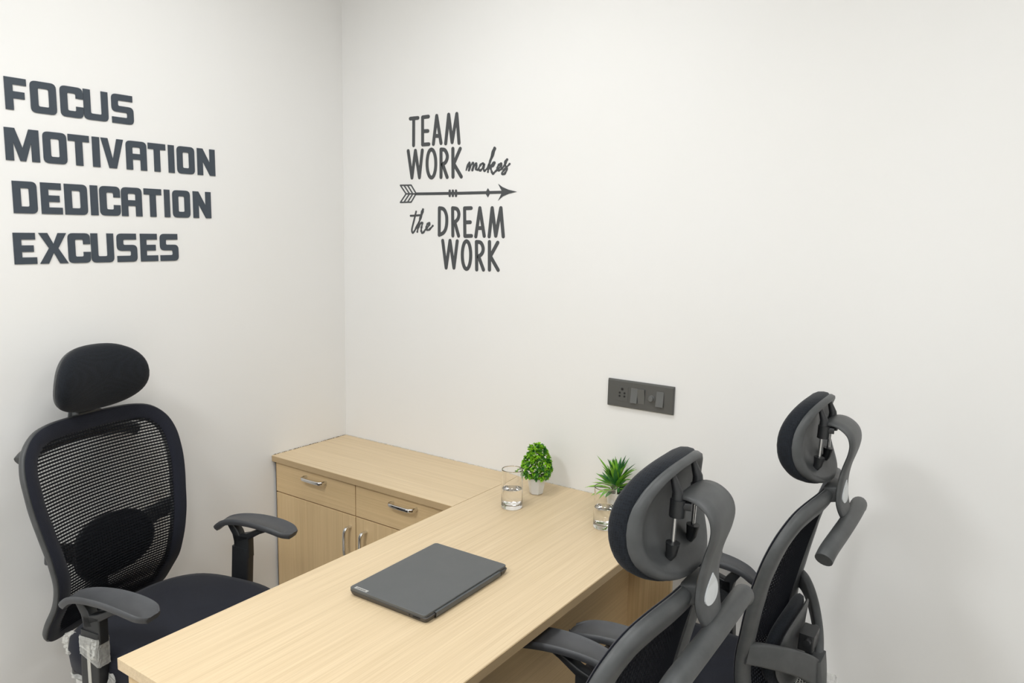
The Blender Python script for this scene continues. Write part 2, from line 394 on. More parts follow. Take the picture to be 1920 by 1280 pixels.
for i in range(300):
    z = 0.058+0.104*(i+0.5)/300; u = (z-0.058)/0.104
    Rr = 0.046*(0.74+0.26*math.sin(PI*min(1, u*1.5)))*(1 if u < 0.4 else math.sqrt(max(0.05, 1-((u-0.4)/0.72)**2.2)))
    a = i*2.39996+random.uniform(-0.3, 0.3); rr = Rr*random.choice((0.45, 0.75, 0.9, 1.0, 1.0, 1.05))
    c = np.array((rr*math.cos(a), rr*math.sin(a), z+random.uniform(-0.004, 0.004)))
    cents.append((c, unit(c-np.array((0, 0, 0.095)))))
for s in range(9):      # a thin sprig leaning out to the left
    c = np.array((-0.030-0.0035*s, -0.020-0.002*s, 0.068+0.001*s+random.uniform(-0.006, 0.012))); cents.append((c, unit(np.array((-1, -0.3, 0.5)))))
for c, o_ in cents:
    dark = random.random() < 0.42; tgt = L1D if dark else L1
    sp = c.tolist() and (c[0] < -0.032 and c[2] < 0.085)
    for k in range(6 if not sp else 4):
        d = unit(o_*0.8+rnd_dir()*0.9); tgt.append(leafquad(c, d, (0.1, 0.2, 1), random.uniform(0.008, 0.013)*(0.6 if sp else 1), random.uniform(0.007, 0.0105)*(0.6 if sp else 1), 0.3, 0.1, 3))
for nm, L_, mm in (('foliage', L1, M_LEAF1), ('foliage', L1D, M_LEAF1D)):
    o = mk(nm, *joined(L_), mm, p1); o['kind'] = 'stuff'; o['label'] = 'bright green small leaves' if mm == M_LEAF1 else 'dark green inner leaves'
random.seed(5)
p2 = thing('potted_plant', 'small plant with long pointed blade leaves in a white pot, behind the headrest', 'plant', (1.305, -0.082, H+0.0002), 0, 'small artificial plants on the desk')
hexpot(p2, 0.056, 0.0225, 0.031, 6, 0.2)
mk('stem', *joined([tube([(0, 0, 0.045), (0, 0, 0.075)], 0.005, 8)]), M_LEAF2D, p2)
for i in range(84):
    a = i*2.39996+random.uniform(-0.2, 0.2); el = random.choice((0.15, 0.4, 0.65, 0.9, 1.15, 1.35, 1.5))+random.uniform(-0.12, 0.12)
    d = (math.cos(a)*math.cos(el), math.sin(a)*math.cos(el), math.sin(el))
    L = random.uniform(0.070, 0.092)*(0.95+0.22*math.sin(el)); rb_ = 0.016 if el < 0.5 else 0.006; b = (rb_*math.cos(a), rb_*math.sin(a), random.uniform(0.054, 0.072) if el < 0.5 else random.uniform(0.062, 0.090))
    if b[1]+d[1]*L > 0.070: L *= 0.55
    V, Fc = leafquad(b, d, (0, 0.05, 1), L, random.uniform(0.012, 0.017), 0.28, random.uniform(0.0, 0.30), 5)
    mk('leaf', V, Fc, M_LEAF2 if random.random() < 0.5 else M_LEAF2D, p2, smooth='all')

# ------------------------------------------------------------------ switch plate on the back wall
sx0, sx1, sz0, sz1 = 1.226, 1.453, 1.0628, 1.1515
sp = thing('switch_plate', 'dark grey wall plate with socket and rocker switches', 'switch', ((sx0+sx1)/2, 0, (sz0+sz1)/2))
W2, H2 = (sx1-sx0)/2, (sz1-sz0)/2
pv = []
for (y, ins) in ((-0.0005, 0.0), (-0.006, 0.0), (-0.0115, 0.0045), (-0.0115, 0.006)):
    pv.append([(-W2+ins*0.4, y, -H2+ins), (W2-ins*0.4, y, -H2+ins), (W2-ins*0.4, y, H2-ins), (-W2+ins*0.4, y, H2-ins)])
V = [p for q in pv for p in q]; Fc = [(0, 1, 2, 3), (12, 13, 14, 15)]
for j in range(3):
    for k in range(4): Fc.append((j*4+k, j*4+(k+1) % 4, (j+1)*4+(k+1) % 4, (j+1)*4+k))
mk('plate', V, Fc, M_PLATE, sp)
def fx(f): return -W2+2*W2*f
so = box('socket', (fx(0.145), -0.0125, -0.024), (fx(0.325), -0.010, 0.024), M_PLATE, sp, 0.0006)
for (u, v, r) in ((0.0, 0.0155, 0.0033), (-0.0085, 0.003, 0.0026), (0.0085, 0.003, 0.0026), (-0.0085, -0.0075, 0.0026), (0.0085, -0.0075, 0.0026)):
    r *= 1.35; V, Fc = lathe([(0, 0), (r, 0), (r, 0.0008), (0, 0.0008)], 12); cx = fx(0.235)
    mk('socket_hole', [(cx+u+a, -0.0122-c, v+b) for a, b, c in V], Fc, M_BLACK, so)
def rocker(f0, f1, flip):
    a, b = fx(f0), fx(f1); y0, y1 = (-0.0185, -0.0125) if flip else (-0.0125, -0.0185)   # top y, bottom y
    zt, zb = 0.0235, -0.0235; ym = -0.0150
    V = [(a, -0.011, zb), (b, -0.011, zb), (b, y1, zb), (a, y1, zb), (a, ym, 0), (b, ym, 0), (a, y0, zt), (b, y0, zt), (a, -0.011, zt), (b, -0.011, zt)]
    mk('rocker_switch', V, [(0, 1, 2, 3), (3, 2, 5, 4), (4, 5, 7, 6), (6, 7, 9, 8), (8, 9, 1, 0), (0, 3, 4, 6, 8), (1, 2, 5, 7, 9)], M_SW, sp)
rocker(0.372, 0.472, False); rocker(0.476, 0.580, True); rocker(0.755, 0.862, False)
V, Fc = lathe([(0, 0), (0.0115, 0), (0.0115, 0.002), (0.0085, 0.0025), (0.0080, 0.010), (0.0070, 0.011), (0, 0.011)], 24)
mk('dimmer_knob', [(fx(0.685)+a, -0.0115-c, b-0.002) for a, b, c in V], Fc, M_SW, sp, smooth=40)

# ------------------------------------------------------------------ wall lettering (flat cut letters glued on the plaster)
def ray(px, py): return _f+_r*(px-960)/F_PX-_u*(py-640)/F_PX
def on_left(px, py):
    d = ray(px, py); t = -CAM[0]/d[0]; q = CAM+t*d; return q[1], q[2]
def on_back(px, py):
    d = ray(px, py); t = -CAM[1]/d[1]; q = CAM+t*d; return q[0], q[2]
def fill2d(name, loops, put, th, m, parent):
    cu = bpy.data.curves.new(name, 'CURVE'); cu.dimensions = '2D'; cu.fill_mode = 'BOTH'; cu.extrude = 0.5
    for L in loops:
        s = cu.splines.new('POLY'); s.points.add(len(L)-1); s.use_cyclic_u = True
        for p, (u, v) in zip(s.points, L): p.co = (u, v, 0, 1)
    o = bpy.data.objects.new('tmp', cu); C.objects.link(o); bpy.context.view_layer.update()
    me = bpy.data.meshes.new_from_object(o.evaluated_get(bpy.context.evaluated_depsgraph_get())); bpy.data.objects.remove(o)
    for v in me.vertices: v.co = put(v.co.x, v.co.y, (v.co.z+0.5)*th)
    bm = bmesh.new(); bm.from_mesh(me); bmesh.ops.remove_doubles(bm, verts=bm.verts, dist=1e-6); bmesh.ops.recalc_face_normals(bm, faces=bm.faces); bm.to_mesh(me); bm.free()
    me.name = name; me.materials.clear(); me.materials.append(m)
    ob = bpy.data.objects.new(name, me); C.objects.link(ob); ob.parent = parent; return ob
def rounded(pts, r):
    """pts: (u, v) or (u, v, k): k scales the corner radius"""
    out = []; n = len(pts)
    for i, p in enumerate(pts):
        k = p[2] if len(p) > 2 else 0
        if not k: out.append((p[0], p[1])); continue
        a = np.array(pts[i-1][:2], float); b = np.array(p[:2], float); c = np.array(pts[(i+1) % n][:2], float); rr = r*k
        s, e_ = b+unit(a-b)*rr, b+unit(c-b)*rr
        for j in range(6):
            t = j/5; q = (1-t)**2*s+2*t*(1-t)*b+t*t*e_; out.append(tuple(q))
    return out
def glyph(ch, w, s, b):
    """block letter of width w, height 1, stem s, bar b"""
    i = 1
    if ch == 'I': return [[(0, 0), (w, 0), (w, 1), (0, 1)]]
    if ch == 'F': return [[(0, 0), (s, 0), (s, 0.36), (w*0.90, 0.36), (w*0.90, 0.58), (s, 0.58), (s, 1-b), (w, 1-b), (w, 1), (0, 1)]]
    if ch == 'E': return [[(0, 0), (w, 0), (w, b), (s, b), (s, 0.39), (w*0.88, 0.39), (w*0.88, 0.60), (s, 0.60), (s, 1-b), (w*0.97, 1-b), (w*0.97, 1), (0, 1)]]
    if ch == 'O': return [[(0, 0, 1), (w, 0, 1), (w, 1, 1), (0, 1, 1)], [(s, b, .3), (w-s, b, .3), (w-s, 1-b, .3), (s, 1-b, .3)]]
    if ch == 'D': return [[(0, 0), (w, 0, 1), (w, 1, 1), (0, 1)], [(s, b), (w-s, b, .3), (w-s, 1-b, .3), (s, 1-b)]]
    if ch == 'C': return [[(0, 0, 1), (w, 0, 1), (w, 0.37), (w-s, 0.37), (w-s, b, .3), (s, b, .3), (s, 1-b, .3), (w-s, 1-b, .3), (w-s, 0.63), (w, 0.63), (w, 1, 1), (0, 1, 1)]]
    if ch == 'U': return [[(0, 0, 1), (w, 0, 1), (w, 1), (w-s, 1), (w-s, b, .3), (s, b, .3), (s, 1), (0, 1)]]
    if ch == 'S': return [[(0, 0), (w, 0, 1), (w, 0.60, 1), (s, 0.60, .3), (s, 1-b, .3), (w*0.97, 1-b), (w*0.97, 1), (0, 1, 1), (0, 0.39, 1), (w-s, 0.39, .3), (w-s, b, .3), (0, b)]]
    if ch == 'T': return [[((w-s)/2, 0), ((w+s)/2, 0), ((w+s)/2, 1-b), (w, 1-b), (w, 1), (0, 1), (0, 1-b), ((w-s)/2, 1-b)]]
    if ch == 'V': return [[(w/2-s*0.55, 0), (w/2+s*0.55, 0), (w, 1), (w-s, 1), (w/2, 0.30), (s, 1), (0, 1)]]
    if ch == 'A': return [[(0, 0), (s, 0), (s, 0.36), (w-s, 0.36), (w-s, 0), (w, 0), (w, 1, 1), (0, 1, 1)], [(s, 0.56), (w-s, 0.56), (w-s, 1-b, .3), (s, 1-b, .3)]]
    if ch == 'N': return [[(0, 0), (s, 0), (s, 0.52), (w-s, 0), (w, 0), (w, 1), (w-s, 1), (w-s, 0.48), (s, 1), (0, 1)]]
    if ch == 'M': return [[(0, 0), (s, 0), (s, 0.58), (w/2-s*0.35, 0.0), (w/2+s*0.35, 0.0), (w-s, 0.58), (w-s, 0), (w, 0), (w, 1), (w-s*1.25, 1), (w/2, 0.40), (s*1.25, 1), (0, 1)]]
    if ch == 'X': return [[(0, 0), (s*1.15, 0), (w/2, 0.36), (w-s*1.15, 0), (w, 0), (w/2+s*0.62, 0.5), (w*0.97, 1), (w*0.97-s*1.15, 1), (w/2, 0.64), (s*1.15, 1), (0, 1), (w/2-s*0.62, 0.5)]]
def cw(x, y): return (x/3.2, 120+y/3.2)       # measured in an enlarged crop of the photograph
WORDS = [('FOCUS', 'block letters spelling FOCUS, topmost word on the left wall', [(27, 158), (181, 336), (360, 496), (500, 646), (668, 798)], [(30, 75, 270), (790, 192, 365)]),
         ('MOTIVATION', 'block letters spelling MOTIVATION, second word on the left wall', [(28, 233), (257, 399), (409, 535), (553, 597), (606, 740), (755, 878), (888, 992), (1008, 1044), (1060, 1165), (1182, 1288)], [(30, 377, 575), (1285, 515, 672)]),
         ('DEDICATION', 'block letters spelling DEDICATION, third word on the left wall', [(75, 221), (244, 371), (386, 523), (541, 586), (597, 720), (727, 850), (863, 968), (984, 1018), (1034, 1139), (1157, 1264)], [(75, 700, 893), (1262, 768, 926)]),
         ('EXCUSES', 'block letters spelling EXCUSES, lowest word on the left wall', [(80, 217), (234, 405), (407, 541), (545, 681), (700, 821), (841, 945), (959, 1068)], [(80, 1010, 1200), (1066, 1020, 1180)])]
for word, label, spans, ((xa, ta, ba), (xb, tb, bb)) in WORDS:
    zt = (on_left(*cw(xa, ta))[1]+on_left(*cw(xb, tb))[1])/2; zb_ = (on_left(*cw(xa, ba))[1]+on_left(*cw(xb, bb))[1])/2
    hgt = zt-zb_; g = []
    for ch, (a, b) in zip(word, spans):
        ym = (ta+ba)/2+((tb+bb)/2-(ta+ba)/2)*((a+b)/2-xa)/(xb-xa)
        g.append((ch, on_left(*cw(a, ym))[0], on_left(*cw(b, ym))[0]))
    y0 = g[0][1]
    t = thing('wall_word', label, 'lettering', (0, y0, zb_), 0, 'dark block words on the left wall')
    for ch, ya, yb in g:
        wd = (yb-ya)/hgt; loops = [rounded(L, 0.17) for L in glyph(ch, wd, 0.235 if ch != 'I' else wd, 0.215)]
        fill2d('letter', loops, (lambda ya: lambda u, v, d: (0.0004+d, ya-y0+u*hgt, v*hgt))(ya), 0.0022, M_LETTER, t)

# the brush-lettered decal on the back wall
def cb(x, y): return on_back(720+x/3.557, 180+y/3.557)
D0 = cb(500, 1165)
dec = thing('wall_decal', 'charcoal decal with an arrow reading TEAM WORK makes the DREAM WORK', 'lettering', (D0[0], 0, D0[1]))
_cnt = [0]
def stroke(pts, wpx, smooth=False, taper=None):
    """capsule ribbon through points given in the crop; returns mesh data"""
    P = [np.array(cb(*p)) for p in pts]
    if smooth: P = [q[:2] for q in cat_rom([(p[0], p[1]) for p in P], 7)]
    sc = 0.00072*wpx; parts = []; n = len(P)-1
    for i in range(n):
        a, b = P[i], P[i+1]; d = unit(b-a); s = np.array((-d[1], d[0])); ang = math.atan2(d[1], d[0])
        def wd(t): return sc/2*(taper(t) if taper else 1)
        ra, rb = wd(i/n), wd((i+1)/n); poly = []
        for k in range(7): t = ang-PI/2+PI*k/6; poly.append((b[0]+rb*math.cos(t), b[1]+rb*math.sin(t)))
        for k in range(7): t = ang+PI/2+PI*k/6; poly.append((a[0]+ra*math.cos(t), a[1]+ra*math.sin(t)))
        _cnt[0] = (_cnt[0]+1) % 12; e_ = 0.00002*_cnt[0]
        parts.append(prism([(u-D0[0], v-D0[1]) for u, v in poly], (lambda e_: lambda u, v, t_: (u, -0.0003-t_-(e_ if t_ else 0), v))(e_), 0.0008))
    return joined(parts)
def letter(parent, strokes, wpx, smooth=False, taper=None, name='letter'):
    data = []
    for s in strokes:
        sm = smooth or (s and s[0] == 'c'); pts = s[1:] if s and s[0] == 'c' else s
        data.append(stroke(pts, wpx, sm, taper))
    return mk(name, *joined(data), M_DECAL, parent)
def wordobj(name):
    o = bpy.data.objects.new(name, None); C.objects.link(o); o.parent = dec; o.empty_display_size = 0.05; return o
WL = 19
wT = wordobj('word_team')
letter(wT, [[(176, 151), (227, 146)], [(199, 148), (198, 329)]], WL)
letter(wT, [[(258, 142), (258, 322)], [(258, 142), (297, 137)], [(258, 235), (293, 233)], [(258, 324), (300, 321)]], WL)
letter(wT, [[(330, 320), (352, 132), (381, 314)], [(338, 266), (374, 266)]], WL)
letter(wT, [[(412, 316), (432, 124), (455, 308), (486, 119), (501, 313)]], WL)
wW = wordobj('word_work')
letter(wW, [[(162, 366), (187, 545), (210, 364), (237, 543), (256, 362)]], WL)
OV = lambda cx, cy, rx, ry: ['c']+[(cx+rx*math.sin(2*PI*k/16), cy-ry*math.cos(2*PI*k/16)) for k in range(17)]
letter(wW, [OV(317, 450, 29, 94)], WL)
letter(wW, [[(381, 356), (381, 541)], ['c', (381, 356), (405, 360), (420, 385), (422, 415), (408, 445), (383, 455)], [(392, 455), (422, 541)]], WL)
letter(wW, [[(460, 351), (461, 539)], [(509, 351), (466, 452), (516, 538)]], WL)
tp = lambda t: 0.75+0.5*math.sin(t*23)**2
wM = wordobj('word_makes')
letter(wM, [[(549, 494), (560, 462), (570, 442), (571, 462), (566, 496), (578, 468), (592, 447), (597, 456), (590, 494), (602, 468), (616, 450), (619, 462), (613, 488), (624, 492)]], 10.5, True, tp)
letter(wM, [[(668, 458), (657, 449), (642, 463), (632, 486), (640, 497), (656, 484), (671, 455), (664, 482), (671, 498), (690, 482)]], 10.5, True, tp)
letter(wM, [[(690, 482), (715, 425), (739, 362), (740, 346), (730, 358), (712, 420), (698, 475), (694, 505)], [(700, 482), (722, 455), (737, 441), (734, 460), (713, 477), (718, 500), (726, 518), (743, 503)]], 10.5, True, tp)
letter(wM, [[(743, 503), (770, 478), (785, 460), (779, 450), (764, 462), (757, 482), (766, 495), (784, 486), (800, 468)]], 10.5, True, tp)
letter(wM, [[(800, 468), (815, 440), (822, 424), (810, 434), (810, 460), (820, 488), (808, 514), (793, 522), (789, 510), (806, 488), (838, 453)]], 10.5, True, tp)
# arrow: feathers, shaft, bands, diamond, head
ar = wordobj('arrow')
letter(ar, [[(215, 652), (500, 648), (790, 641)]], 14, name='shaft')
letter(ar, [[(110, 595), (182, 594), (215, 650), (182, 707), (110, 709), (148, 652), (110, 595)], [(134, 595), (171, 652), (134, 708)], [(158, 595), (193, 652), (158, 708)], [(148, 652), (216, 652)]], 7.5, name='feather')
for bx in (439, 460, 481): letter(ar, [[(bx, 632), (bx, 665)]], 14, name='band')
def poly_dec(pts, name):
    P = [cb(*p) for p in pts]; return fill2d(name, [[(u-D0[0], v-D0[1]) for u, v in P]], lambda u, v, d: (u, -0.0003-d*1.0, v), 0.0011, M_DECAL, ar)
poly_dec([(694, 614), (711, 643), (694, 676), (676, 647)], 'diamond')
poly_dec([(762, 585), (790, 606), (830, 624), (887, 638), (832, 652), (792, 670), (762, 697), (782, 655), (784, 628)], 'arrow_head')
wt = wordobj('word_the')
letter(wt, [[(178, 798), (208, 797), (240, 794)], [(215, 770), (202, 825), (187, 888), (192, 912), (206, 897)]], 10.5, True)
letter(wt, [[(206, 897), (245, 815), (262, 760), (254, 768), (238, 830), (223, 905)], [(225, 885), (245, 850), (257, 846), (250, 880), (250, 905), (260, 912), (275, 893)]], 10.5, True, tp)
letter(wt, [[(275, 893), (298, 866), (306, 850), (295, 848), (284, 868), (285, 888), (300, 892), (326, 865)]], 10.5, True, tp)
wD = wordobj('word_dream')
letter(wD, [[(370, 747), (369, 926)], ['c', (370, 747), (400, 756), (418, 800), (417, 865), (400, 908), (369, 926)]], WL)
letter(wD, [[(458, 747), (460, 931)], ['c', (458, 747), (488, 754), (500, 785), (494, 818), (478, 836), (460, 842)], [(473, 842), (498, 932)]], WL)
letter(wD, [[(538, 748), (540, 932)], [(538, 748), (582, 747)], [(540, 842), (576, 841)], [(540, 933), (584, 932)]], WL)
letter(wD, [[(613, 936), (640, 747), (669, 933)], [(622, 880), (661, 880)]], WL)
letter(wD, [[(702, 936), (722, 747), (746, 932), (780, 747), (796, 936)]], WL)
wK = wordobj('word_work')
letter(wK, [[(392, 964), (415, 1145), (441, 964), (467, 1145), (489, 967)]], WL)
letter(wK, [OV(551, 1060, 28, 93)], WL)
letter(wK, [[(617, 972), (619, 1157)], ['c', (617, 972), (645, 977), (660, 1005), (660, 1035), (645, 1060), (621, 1070)], [(632, 1070), (664, 1158)]], WL)
letter(wK, [[(704, 972), (704, 1158)], [(759, 977), (710, 1068), (762, 1160)]], WL)

# ------------------------------------------------------------------ office chairs
def lerp(tab, z):
    tab = sorted(tab)
    if z <= tab[0][0]: return tab[0][1]
    for (a, p), (b, q) in zip(tab, tab[1:]):
        if z <= b: t = (z-a)/(b-a); t = t*t*(3-2*t)*0.5+t*0.5; return p+(q-p)*t
    return tab[-1][1]
PROF = [(0.43, 0.015), (0.50, 0.050), (0.58, 0.100), (0.65, 0.115), (0.72, 0.110), (0.80, 0.092), (0.88, 0.074), (0.95, 0.056), (1.00, 0.042), (1.05, 0.030), (1.12, 0.016)]
HALF = [(0.0, 1.067), (0.07, 1.067), (0.14, 1.064), (0.195, 1.050), (0.235, 1.015), (0.254, 0.968), (0.258, 0.91), (0.254, 0.85), (0.243, 0.78), (0.231, 0.71),
        (0.221, 0.65), (0.217, 0.60), (0.217, 0.55), (0.214, 0.505), (0.203, 0.470), (0.170, 0.448), (0.09, 0.444), (0.0, 0.444)]
_zs = np.linspace(0.36, 1.20, 421); _ps = np.array([lerp(PROF, q) for q in _zs])
_k = np.exp(-0.5*(np.arange(-30, 31)*0.002/0.022)**2); _k /= _k.sum(); _ps = np.convolve(np.pad(_ps, 30, mode='edge'), _k, mode='valid')
def surf(y, z): return float(np.interp(z, _zs, _ps))-0.010-0.036*(1-min(1.15, (y/0.245)**2))
def snorm(y, z):
    h = 0.006; return unit(np.array((1, -(surf(y+h, z)-surf(y-h, z))/(2*h), -(surf(y, z+h)-surf(y, z-h))/(2*h))))
half = [(q[0], q[1]) for q in cat_rom([(a, b, 0) for a, b in HALF], 5)]
outline = half[:-1]+[(-a, b) for a, b in reversed(half)][:-1]     # clockwise from the top centre
def width_at(z):
    best = 0
    for (a, b), (c, d) in zip(half, half[1:]):
        if (b-z)*(d-z) <= 0 and abs(b-d) > 1e-9: best = max(best, a+(c-a)*(z-b)/(d-b))
    return best
SX = -0.28      # chair geometry is laid out from the back; shift it over the base column
def sh(V): return [(v[0]+SX, v[1], v[2]) for v in V]

def make_chair(label, loc, rot, arm_z=(0.0, 0.0), pad_yaw=0.0, full=True):
    t = thing('office_chair', label, 'chair', loc, rot, 'mesh-back office chairs around the desk')
    def part(name, data, m, smooth=45, parent=t): return mk(name, sh(data[0]), data[1], m, parent, smooth)
    path = [np.array((surf(y, z), y, z)) for y, z in outline]; nr = [snorm(y, z) for y, z in outline]
    sgn = 1 if np.dot(np.cross(nr[0], unit(path[1]-path[-1])), (0, 0, -1)) > 0 else -1
    fs = [(-0.0015, -0.002), (0.010, -0.0005), (0.044, -0.0005), (0.049, -0.005), (0.047, -0.011), (0.040, -0.016), (0.020, -0.021), (0.008, -0.022), (0.002, -0.019), (-0.0025, -0.012), (-0.0035, -0.005)]
    part('back_frame', sweep(path, nr, [(sgn*b, n) for b, n in fs], True), M_PLA, 50)
    bs = [(0.000, 0.0015), (0.003, 0.0042), (0.025, 0.0045), (0.042, 0.0030), (0.043, 0.0015), (0.025, 0.0002), (0.002, 0.0000)]
    part('mesh_border', sweep(path, nr, [(sgn*b, n) for b, n in bs], True), M_SEAT, 60)
    # horizontal net yarns
    strands = []; z = 0.466
    while z < 1.040:
        wd_ = width_at(z)-0.030
        if wd_ > 0.03:
            k = 18; P = [];
            for i in range(k+1):
                y = -wd_+2*wd_*i/k; P.append(np.array((surf(y, z)+0.0015, y, z)))
            strands.append(sweep(P, [(1, 0, 0)]*len(P), [(-0.0024, -0.0007), (0.0024, -0.0007), (0.0024, 0.0007), (-0.0024, 0.0007)]))
        z += 0.0088
    for y in np.linspace(-0.205, 0.205, 45):      # thin upright yarns holding them
        P = [np.array((surf(y, zz)+0.0005, y, zz)) for zz in np.linspace(0.47, 1.035, 24)]
        strands.append(sweep(P, [(1, 0, 0)]*len(P), [(-0.00012, -0.0014), (0.00012, -0.0014), (0.00012, 0.0005), (-0.00012, 0.0005)]))
    o = part('back_net', joined(strands), M_NET, 60); o['kind'] = 'stuff'; o['label'] = 'see-through ribbed net of the backrest'
    # lumbar cushion behind the net
    def pebble(cx, cz, hw, hh, x_front, th, power=2.4, conc=0.05, rings=10, k=40):
        V, Fc = [], []
        lv = [(0.0, 0.0), (0.5, 0.0), (0.85, -0.06), (0.96, -0.22), (1.0, -0.5), (0.96, -0.8), (0.85, -0.95), (0.5, -1.0), (0.0, -1.0)]
        for r, d in lv:
            for i in range(k):
                a = 2*PI*i/k; c, s = math.cos(a), math.sin(a)
                y = hw*r*math.copysign(abs(c)**(2/power), c); zz = cz+hh*r*math.copysign(abs(s)**(2/power), s)
                V.append((x_front(y, zz)+d*th, cx+y, zz))
        for j in range(len(lv)-1):
            for i in range(k): Fc.append((j*k+i, j*k+(i+1) % k, (j+1)*k+(i+1) % k, (j+1)*k+i))
        return V, Fc
    part('lumbar_cushion', pebble(0, 0.675, 0.135, 0.095, lambda y, z: surf(y, z)-0.004, 0.034), M_HEAD, 60)
    part('lumbar_shell', pebble(0, 0.675, 0.128, 0.088, lambda y, z: surf(y, z)-0.036, 0.012), M_PLA, 60)
    part('lumbar_adjuster', joined([tube([(-0.006, 0, 0.59), (-0.010, 0, 0.70)], 0.009, 10, (1, 0, 0)),
         sweep([np.array((-0.004, 0, 0.672)), np.array((-0.006, 0, 0.712))], [(1, 0, 0)]*2, rrect(0.030, 0.017, 0.004)),
         tube([(-0.010, -0.045, 0.70), (-0.010, 0.045, 0.70)], 0.008, 10)]), M_PLB)
    # two curved carrier arms and the spine
    for s in (1, -1):
        P = cat_rom([(surf(0.225, 0.735)-0.016, s*0.228, 0.735), (0.052, s*0.205, 0.728), (0.026, s*0.165, 0.710), (0.000, s*0.110, 0.682), (-0.020, s*0.055, 0.648), (-0.032, 0, 0.605)], 5)
        part('back_arm', sweep(P, [(1, 0, 0.1)]*len(P), lambda i, n: rrect(0.023+0.008*i/n, 0.010, 0.006)), M_PLA)
    P = cat_rom([(-0.028, 0, 0.655), (-0.034, 0, 0.60), (-0.034, 0, 0.52), (-0.015, 0, 0.445), (0.07, 0, 0.405), (0.20, 0, 0.400)], 6)
    part('spine', sweep(P, [(1, 0, 0.3)]*len(P), rrect(0.032, 0.013, 0.006)), M_PLA)
    # headrest: bracket, coat bar, badge, rods, shell, cushion
    BP = [(-0.004, 1.205), (-0.018, 1.216), (-0.040, 1.214), (-0.060, 1.200), (-0.068, 1.180), (-0.066, 1.155), (-0.056, 1.120), (-0.050, 1.085), (-0.050, 1.050), (-0.056, 1.022), (-0.066, 0.998)]
    BW = [0.040, 0.048, 0.052, 0.053, 0.052, 0.047, 0.042, 0.045, 0.050, 0.044, 0.030]
    P = cat_rom([(x, 0, z) for x, z in BP], 4); nn = len(P)
    bw = [q[0] for q in cat_rom([(w_, 0, 0) for w_ in BW], 4)]
    nrm = []
    for i in range(nn):
        T = unit(P[min(i+1, nn-1)]-P[max(i-1, 0)]); nrm.append(np.cross((0, 1, 0), T))
    def bsec(i, n):
        w_ = bw[i]; return [(w_, 0.0015), (w_-0.003, 0.0045), (w_*0.5, 0.0060), (0, 0.0064), (-w_*0.5, 0.0060), (-w_+0.003, 0.0045), (-w_, 0.0015), (-w_, -0.0025), (-w_+0.003, -0.0045), (0, -0.0035), (w_-0.003, -0.0045), (w_, -0.0025)]
    br = part('headrest_bracket', sweep(P, nrm, bsec), M_PLA, 50)
    # teardrop badge on the rear face of the bracket
    td = []
    for k in range(28):
        a = 2*PI*k/28; yy = 0.0165*math.sin(a)*(math.sin(a/2)**1.3 if a < PI else math.sin(a/2)**1.3); zz = 0.0255*math.cos(a)
        td.append((yy, zz))
    rear = -1 if nrm[28][0] > 0 else 1
    def bx_at(z):
        zs = [(p[2], p[0]) for p in P[24:]]; zs.sort(); return float(np.interp(z, [a for a, b in zs], [b for a, b in zs]))
    V = [(bx_at(1.061+v)-0.0055, u*2.55, 1.061+v) for u, v in td]+[(bx_at(1.061+v)-0.0080, u*2.55, 1.061+v) for u, v in td]
    n_ = len(td)
    mk('badge', sh(V), [tuple(range(n_)), tuple(range(n_, 2*n_))]+[(i, (i+1) % n_, n_+(i+1) % n_, n_+i) for i in range(n_)], M_BADGE, br)['label'] = 'pale grey teardrop inlay'
    P = cat_rom([(-0.058, -0.192, 0.968), (-0.062, -0.165, 0.982), (-0.068, -0.09, 0.993), (-0.070, 0, 0.996), (-0.068, 0.09, 0.993), (-0.062, 0.165, 0.982), (-0.058, 0.192, 0.968)], 6)
    part('coat_bar', tube(P, 0.0185, 18), M_PLA, 50)
    part('bracket_mount', joined([sweep([np.array((-0.052, 0, 1.062)), np.array((-0.022, 0, 1.055))], [(0, 0, 1)]*2, rrect(0.040, 0.018, 0.006))]), M_PLA)
    def hf(y, z): return 0.054+0.024*(y/0.16)**2-0.026*((z-1.176)/0.098)**2+0.10*(z-1.176)
    for name, m_, lv in (('headrest_cushion', M_HEAD, [(0.0, 0.0), (0.5, 0.0), (0.82, -0.002), (0.93, -0.007), (0.985, -0.015), (1.0, -0.026), (0.99, -0.036), (0.955, -0.041), (0.90, -0.041), (0.88, -0.024), (0.5, -0.020), (0.0, -0.020)]),
                         ('headrest_shell', M_PLA, [(0.93, -0.038), (0.965, -0.041), (0.965, -0.046), (0.935, -0.054), (0.88, -0.057), (0.83, -0.054), (0.76, -0.045), (0.66, -0.037), (0.4, -0.033), (0.0, -0.032)])):
        V, Fc = [], []; k = 56
        for r, d in lv:
            for i in range(k):
                a = 2*PI*i/k; c, s = math.cos(a), math.sin(a); pw = 2.5
                y = 0.149*r*math.copysign(abs(c)**(2/pw), c); zz = 1.176+0.096*r*math.copysign(abs(s)**(2/pw), s)
                y *= 1-0.10*((zz-1.176)/0.096)*(1 if zz > 1.176 else 0.6)
                V.append((hf(y, zz)+d, y, zz))
        for j in range(len(lv)-1):
            for i in range(k): Fc.append((j*k+i, j*k+(i+1) % k, (j+1)*k+(i+1) % k, (j+1)*k+i))
        part(name, (V, Fc), m_, 60)
